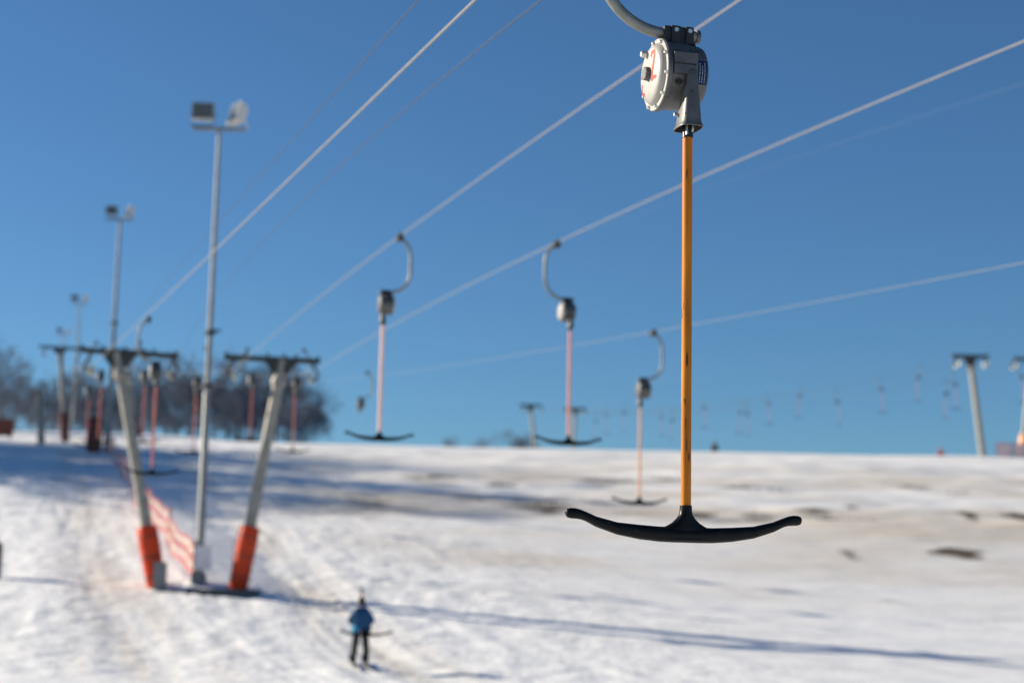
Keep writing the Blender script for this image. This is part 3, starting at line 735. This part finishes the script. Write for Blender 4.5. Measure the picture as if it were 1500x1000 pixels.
# ------------------------------------------------------------------ trees
def bare_tree(seed, H, NB=(5, 5, 4, 4, 0), first=13):
    rt = random.Random(seed); tr = MB(); br = MB(); tw = MB()
    def seg(mb, p, q_, r0, r1, n):
        mb.tube([p, q_], [r0, r1], n, False)
    def grow(p, d, ln, r, lev):
        if lev >= 5 or ln < .25:
            return
        n = 3 if lev < 2 else 2
        cur = p.copy(); dd = d.copy(); pts = [cur.copy()]; rs = [r]
        for k in range(n):
            dd = (dd + Vector((rt.gauss(0, .13), rt.gauss(0, .13), rt.gauss(.05, .08)))).normalized()
            cur = cur+dd*(ln/n); pts.append(cur.copy()); rs.append(r*(1-.5*(k+1)/n))
        br.tube(pts, rs, 5 if lev < 2 else 3, False)
        nb = NB[lev]
        for k in range(nb):
            t = rt.uniform(.3, 1.0); i = min(int(t*n), n-1); base_ = pts[i].lerp(pts[i+1], t*n-i)
            side = Vector((rt.gauss(0, 1), rt.gauss(0, 1), rt.gauss(.25, .6))).normalized()
            nd = (dd*.75+side*.75).normalized()
            grow(base_, nd, ln*rt.uniform(.48, .68), r*.45, lev+1)
        if lev >= 3:
            for k in range(5):
                s = pts[rt.randint(0, n)]; v_ = Vector((rt.gauss(0, 1), rt.gauss(0, 1), rt.gauss(.1, .8))).normalized()*rt.uniform(.3, .7)
                w_ = v_.cross(Vector((rt.gauss(0, 1), rt.gauss(0, 1), 1))).normalized()*.016
                br.add([s-w_, s+w_, s+v_], [(0, 1, 2)])
    th = H*rt.uniform(.28, .38)
    pts = [Vector((0, 0, -.4))]; cur = Vector((0, 0, 0))
    for k in range(4):
        pts.append(cur.copy()); cur = cur+Vector((rt.gauss(0, .08), rt.gauss(0, .08), H*.62/3))
    r0 = .018*H
    tr.tube(pts, [r0*1.25, r0*1.1, r0*.85, r0*.6, r0*.3][:len(pts)], 8)
    for k in range(first):
        z_ = rt.uniform(.10, .66)*H*.95; t = z_/(H*.62)*3; i = min(int(t), 2)
        base_ = pts[i+1].lerp(pts[min(i+2, 4)], min(1, t-i)); a_ = k*2.4+rt.random()
        up_ = rt.uniform(.35, 1.1)
        grow(base_, Vector((math.cos(a_), math.sin(a_), up_)).normalized(), H*rt.uniform(.26, .38), r0*.36, 1)
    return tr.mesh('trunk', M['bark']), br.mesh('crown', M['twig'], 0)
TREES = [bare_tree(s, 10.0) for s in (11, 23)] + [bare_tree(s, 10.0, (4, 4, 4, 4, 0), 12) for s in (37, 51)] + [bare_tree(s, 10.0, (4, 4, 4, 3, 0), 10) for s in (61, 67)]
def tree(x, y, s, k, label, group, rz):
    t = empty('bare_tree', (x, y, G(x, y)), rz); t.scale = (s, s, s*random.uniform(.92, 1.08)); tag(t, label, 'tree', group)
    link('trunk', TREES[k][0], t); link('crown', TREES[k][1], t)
rt = random.Random(77)
# visible wood behind the left crest: (pixel x, top y, distance)
wood = [(-14,530,165),(6,532,172),(28,545,190),(46,582,198),(66,560,190),(84,548,195),(104,548,200),(122,566,205),(140,548,192),(160,552,200),(178,560,205),(196,545,192),(212,560,205),(228,548,196),(246,556,203),(262,545,190),(280,552,205),
        (300,540,188),(318,545,200),(336,548,192),(354,556,203),(372,550,190),(390,560,200),(408,552,194),(424,560,190),(438,566,196),(450,585,188),(460,604,192)]
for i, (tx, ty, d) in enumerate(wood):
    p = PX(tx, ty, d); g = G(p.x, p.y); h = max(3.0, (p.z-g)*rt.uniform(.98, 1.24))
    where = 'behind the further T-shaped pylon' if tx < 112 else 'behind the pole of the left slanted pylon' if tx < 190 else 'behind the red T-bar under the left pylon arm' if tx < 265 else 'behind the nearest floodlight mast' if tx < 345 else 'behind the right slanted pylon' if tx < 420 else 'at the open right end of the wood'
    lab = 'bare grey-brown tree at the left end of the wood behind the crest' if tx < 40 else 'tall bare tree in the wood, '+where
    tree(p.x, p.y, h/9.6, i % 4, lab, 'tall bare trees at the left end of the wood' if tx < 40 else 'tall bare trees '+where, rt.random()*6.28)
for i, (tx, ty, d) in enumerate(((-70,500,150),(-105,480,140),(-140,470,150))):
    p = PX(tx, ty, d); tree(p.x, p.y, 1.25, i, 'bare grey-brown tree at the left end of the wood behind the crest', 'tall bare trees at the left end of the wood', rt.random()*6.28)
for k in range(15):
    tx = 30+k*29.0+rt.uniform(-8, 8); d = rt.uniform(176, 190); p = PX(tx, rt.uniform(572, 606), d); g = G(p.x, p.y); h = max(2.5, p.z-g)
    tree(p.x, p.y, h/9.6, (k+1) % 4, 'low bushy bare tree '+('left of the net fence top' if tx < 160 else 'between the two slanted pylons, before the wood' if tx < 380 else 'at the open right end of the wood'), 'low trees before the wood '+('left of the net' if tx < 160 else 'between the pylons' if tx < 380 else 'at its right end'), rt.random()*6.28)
# horizon shrubs
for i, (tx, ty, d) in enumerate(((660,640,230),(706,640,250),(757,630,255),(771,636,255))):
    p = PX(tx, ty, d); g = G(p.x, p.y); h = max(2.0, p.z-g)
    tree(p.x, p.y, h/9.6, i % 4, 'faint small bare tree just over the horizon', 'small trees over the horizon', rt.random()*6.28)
# spruces left of the piste: they throw the long blue shade over the slope
def spruce(seed, H):
    rs = random.Random(seed); tr = MB().tube([(0, 0, -.4), (0, 0, H*.97)], [.02*H, .003*H], 8); cr = MB()
    z_ = .07*H
    while z_ < H*.985:
        t = z_/H; rad = (1-t)**.85*.23*H+.06
        nb = max(5, int(15*(1-t)+5))
        for k in range(nb):
            a_ = rs.random()*6.283; r_ = rad*rs.uniform(.75, 1.1); d = Vector((math.cos(a_), math.sin(a_), 0)); s_ = Vector((-d.y, d.x, 0))
            p0 = Vector((0, 0, z_)); p1 = p0+d*r_*.55+Vector((0, 0, -.06*r_)); p2 = p0+d*r_+Vector((0, 0, -.28*r_))
            w_ = .20*r_+.10
            cr.add([p0-s_*.03, p1-s_*w_, p2, p1+s_*w_, p0+s_*.03, p1+Vector((0, 0, -.35*w_-.1))], [(0, 1, 5), (1, 2, 5), (2, 3, 5), (3, 4, 5), (0, 1, 2), (0, 2, 3), (0, 3, 4)])
        z_ += .032*H*rs.uniform(.8, 1.2)
    return tr.mesh('trunk', M['bark']), cr.mesh('crown', M['needle'], 0)
SPR = [spruce(s, 14.0) for s in (5, 6, 8)]
sp_pos = []
for k in range(15):
    y = 88+k*1.75+rt.uniform(-1, 1); x = -.30*y - 13 - rt.uniform(0, 14)
    sp_pos.append((x, y))
for i, (x, y) in enumerate(sp_pos):
    s = rt.uniform(1.15, 1.7)
    if i % 9 == 4:
        t = empty('spruce_tree', (x, y, G(x, y)), rt.random()*6.28); t.scale = (s, s, s); tag(t, 'dark green spruce in the stand shading the slope', 'tree', 'spruces beside the slope')
        link('trunk', SPR[i % 3][0], t); link('crown', SPR[i % 3][1], t)
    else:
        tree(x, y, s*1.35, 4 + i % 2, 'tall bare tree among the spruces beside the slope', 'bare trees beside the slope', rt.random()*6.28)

# ------------------------------------------------------------------ people
def skin_mesh(name, verts, edges, radii, mt, sub=2, root=0):
    me = bpy.data.meshes.new(name+'_cage'); me.from_pydata(verts, edges, []); me.update()
    ob = bpy.data.objects.new(name+'_cage', me); C.objects.link(ob)
    sk = ob.modifiers.new('skin', 'SKIN'); sk.use_smooth_shade = True
    if not me.skin_vertices:
        bpy.context.view_layer.objects.active = ob
    for i, r_ in enumerate(radii):
        me.skin_vertices[0].data[i].radius = r_ if isinstance(r_, tuple) else (r_, r_)
        me.skin_vertices[0].data[i].use_root = (i == root)
    ss = ob.modifiers.new('sub', 'SUBSURF'); ss.levels = sub; ss.render_levels = sub
    dg = bpy.context.evaluated_depsgraph_get(); dg.update()
    out = bpy.data.meshes.new_from_object(ob.evaluated_get(dg)); out.name = name
    bpy.data.objects.remove(ob)
    out.materials.clear(); out.materials.append(mt); out.shade_smooth()
    return out
def person(label, loc, rz, jacket, trousers, hat, forward_arms=True, panel=None):
    root = empty('person', loc, rz); tag(root, label, 'person')
    mj = mat('jacket_cloth', jacket, .75, 0, .15, 9, .3); mtn = mat('trouser_cloth', trousers, .8, 0, .2, 9, .3); mh = mat('hat_cloth', hat, .8, 0, .2, 20, .3)
    mgl = mat('glove_cloth', (.012, .012, .014), .8, 0, .2, 20)
    hip, kn, an = .90, .50, .09
    # body, facing +Y
    v = [(0,0,.95),(0,-.01,1.15),(0,.0,1.36),(0,.015,1.48),(0,.03,1.56),(0,.035,1.66),(0,.03,1.745),
         (-.10,0,.90),(-.155,.05,.50),(-.17,-.02,.09),(-.17,.12,.05),
         (.10,0,.90),(.155,.06,.50),(.17,-.01,.09),(.17,.13,.05)]
    if forward_arms:
        A = [(-.15,0,1.38),(-.32,.0,1.12),(-.15,.25,1.06),(.15,0,1.38),(.32,.0,1.12),(.15,.25,1.08)]
    else:
        A = [(-.19,0,1.40),(-.25,-.02,1.13),(-.25,.06,.88),(.19,0,1.40),(.25,-.02,1.13),(.25,.06,.88)]
    v += A
    e = [(0,1),(1,2),(2,3),(3,4),(4,5),(5,6),(0,7),(7,8),(8,9),(9,10),(0,11),(11,12),(12,13),(13,14),(2,15),(15,16),(16,17),(2,18),(18,19),(19,20)]
    r_ = [(.15,.11),(.14,.10),(.16,.11),.06,(.075,.085),(.085,.10),(.06,.07),.085,.06,.045,.04,.085,.06,.045,.04,.055,.042,.032,.055,.042,.032]
    link('body', skin_mesh('body', v, e, r_, M['skin']), root)
    face = MB().lathe([(0, .012), (.02, .011), (.035, .004)], (0, .125, 1.605), 'Y', 8)
    face.v = [(x, .105+(y-.125), z) for x, y, z in face.v]
    face.build('nose', M['skin'], root)
    for sx in (-1, 1):
        MB().lathe([(-.012, .006), (0, .011), (.01, .006)], (sx*.034, .118, 1.63), 'Y', 10).build('eye', M['dark_hole'], root)
        MB().lathe([(-.012, .022), (.012, .026)], (sx*.088, .02, 1.61), 'X', 10).build('ear', M['skin'], root)
    vj = [(0,0,.75),(0,0,1.0),(0,-.01,1.18),(0,0,1.34),(0,-.01,1.53)] + A
    ej = [(0,1),(1,2),(2,3),(3,4),(3,5),(5,6),(6,7),(3,8),(8,9),(9,10)]
    rj = [(.315,.20),(.305,.19),(.275,.175),(.20,.14),(.085,.105),.105,.09,.065,.105,.09,.065]
    jo = link('jacket', skin_mesh('jacket', vj, ej, rj, mj), root)
    if panel:
        mp_ = mat('jacket_panel_cloth', panel, .75, 0, .12, 9, .3)
        link('jacket_panel', skin_mesh('jacket_panel', [(-.125, -.06, .80), (-.14, -.065, .94), (-.17, -.05, 1.06)], [(0,1),(1,2)], [(.15, .15), (.15, .14), (.09, .08)], mp_, 2), jo)
    vt = [(0,0,.93),(-.10,0,.86),(-.15,.045,.50),(-.17,-.02,.16),(.10,0,.86),(.15,.055,.50),(.17,-.01,.16)]
    link('trousers', skin_mesh('trousers', vt, [(0,1),(1,2),(2,3),(0,4),(4,5),(5,6)], [(.18,.13),.118,.096,.085,.118,.096,.085], mtn), root)
    link('hat', skin_mesh('hat', [(0,-.01,1.50),(0,.015,1.66),(0,.025,1.74),(0,.025,1.795)], [(0,1),(1,2),(2,3)], [(.092,.075),(.108,.110),(.098,.108),(.045,.05)], mh), root)
    for sx, oy in ((-.17, -.02), (.17, -.01)):
        link('boot', skin_mesh('boot', [(sx,oy,.30),(sx,oy-.01,.10),(sx,oy+.16,.06)], [(0,1),(1,2)], [.075,(.07,.08),(.06,.055)], M['black']), root)
    for i0, sg in ((2, -1), (5, 1)):
        w = Vector(A[i0]); el = Vector(A[i0-1]); d = (w-el).normalized(); s_ = d.cross(Vector((0, 0, 1))).normalized()
        if s_.length < .1: s_ = Vector((1, 0, 0))
        u_ = s_.cross(d)
        hv = [w, w+d*.07]; he = [(0, 1)]; hr = [.034, (.045, .028)]
        for f_, (of, l1) in enumerate(((-.033, .065), (-.011, .078), (.012, .072), (.032, .055))):
            n0 = len(hv); k0 = w+d*.09+s_*of; hv += [k0, k0+d*l1*.55-u_*.012, k0+d*l1*.8-u_*.045]; he += [(1, n0), (n0, n0+1), (n0+1, n0+2)]; hr += [.012, .0105, .009]
        n0 = len(hv); hv += [w+d*.04+s_*(-sg)*.045, w+d*.075+s_*(-sg)*.062-u_*.02]; he += [(0, n0), (n0, n0+1)]; hr += [.013, .011]
        link('glove', skin_mesh('glove', hv, he, hr, mgl, 1), root)
    return root
sk_p = fit(527, 976)
sk_p.z = G(sk_p.x, sk_p.y)+.05
print('skier at', tuple(sk_p))
DS = sk_p.y
# top of hat should show near y=872
hgt = PX(527, 872, DS).z - sk_p.z
sc = hgt/1.80
print('skier height', hgt)
SK = person('skier in blue jacket and black trousers, towed uphill, seen from behind', sk_p, R(10), (.007, .065, .165), (.012, .012, .014), (.02, .018, .018), True, (.03, .27, .45))
SK.scale = (sc, sc, sc)
for sx, lb in ((-.17, 'dark ski under the left boot of the blue-jacketed skier'), (.17, 'dark ski under the right boot of the blue-jacketed skier')):
    ca, sa = math.cos(R(10)), math.sin(R(10)); c0 = sk_p + Vector((sx*ca*sc, sx*sa*sc, 0))
    path = []
    for k in range(13):
        s_ = -.75+1.75*k/12; x = c0.x-sa*s_; y = c0.y+ca*s_
        z = sk_p.z + (G(x, y)-G(sk_p.x, sk_p.y)) + .015 + (.10*max(0, (s_-.72)/.28)**2)
        path.append(Vector((x, y, z)))
    rings = []
    for k, p in enumerate(path):
        w = .045 if k < 11 else (.04 if k == 11 else .012)
        rings.append([tuple(p+Vector((dx*w*ca, dx*w*sa, dz))) for dx, dz in ((-1, -.012), (1, -.012), (1, .012), (-1, .012))])
    o = MB().loft(rings).build('ski', M['socket'], None, 20); tag(o, lb, 'ski', 'skis of the blue-jacketed skier')
# the tow the skier holds: drum far up the rope, cord drawn out, bar behind the hips
D6 = 60.0
tb = tbar('T-bar drum with its cord drawn out down to the blue-jacketed skier', PX(528, 592, D6), LIFT+math.pi, 'pole_salmon', 1, tow=True)
inv = Matrix.Rotation(-(LIFT+math.pi), 4, 'Z')
loc = Vector(PX(528, 592, D6))
def tl(p): return (inv @ (Vector(p)-loc))
hipb = sk_p + Vector((.0, -.20, .80*sc)); ptop = PX(529.5, 867, DS+.8)
c0 = tl(hipb); c1 = tl(ptop); c2 = Vector((-PX0*0, -.12, -.28))
MB().tube([c2, c2.lerp(c1, .5)+Vector((0, 0, -.15)), c1], .0022, 6).build('tow_cord', M['thin_line'], tb)
MB().tube([c1, c0], .024, 12).build('pole', M['pole_pink'], tb)
MB().tube([c1+(c1-c0).normalized()*.14, c1], [.035, .06], 12).build('pole_socket', M['galv_far'], tb)
cbm = crossbar_mb()
rb = inv.to_3x3() @ Matrix.Rotation(R(4), 3, 'Z')
cbm.v = [tuple(c0 + rb @ Vector((x+.14, y, z-.06))) for x, y, z in cbm.v]
cbm.build('crossbar', M['black'], tb, 50)
# figures at the crest and by the woods
def far_person(label, px, topy, d, jk, trs, ht, rz):
    p = PX(px, topy, d); g = G(p.x, p.y); h = p.z-g
    q_ = person(label, (p.x, p.y, g), rz, jk, trs, ht, False)
    s = h/1.80; print(label, 'height', h); s = min(max(s, .85), 1.12); q_.scale = (s, s, s)
    q_.location.z = p.z-1.80*s
    return q_
far_person('person in dark clothes, only head and shoulders above the snow crest', 1047, 645, 134, (.015, .02, .025), (.01, .01, .012), (.012, .02, .02), R(160))
far_person('person in red jacket and helmet, only upper body above the snow crest', 1378, 655, 134, (.45, .015, .02), (.02, .02, .02), (.40, .02, .03), R(200))
far_person('person in dark clothes standing before the woods by the left pylon', 205, 622, 150, (.015, .018, .025), (.01, .01, .012), (.01, .01, .01), R(170))
far_person('person in blue jacket standing before the woods above the net fence', 144, 612, 128, (.03, .09, .35), (.35, .25, .28), (.03, .05, .2), R(190))
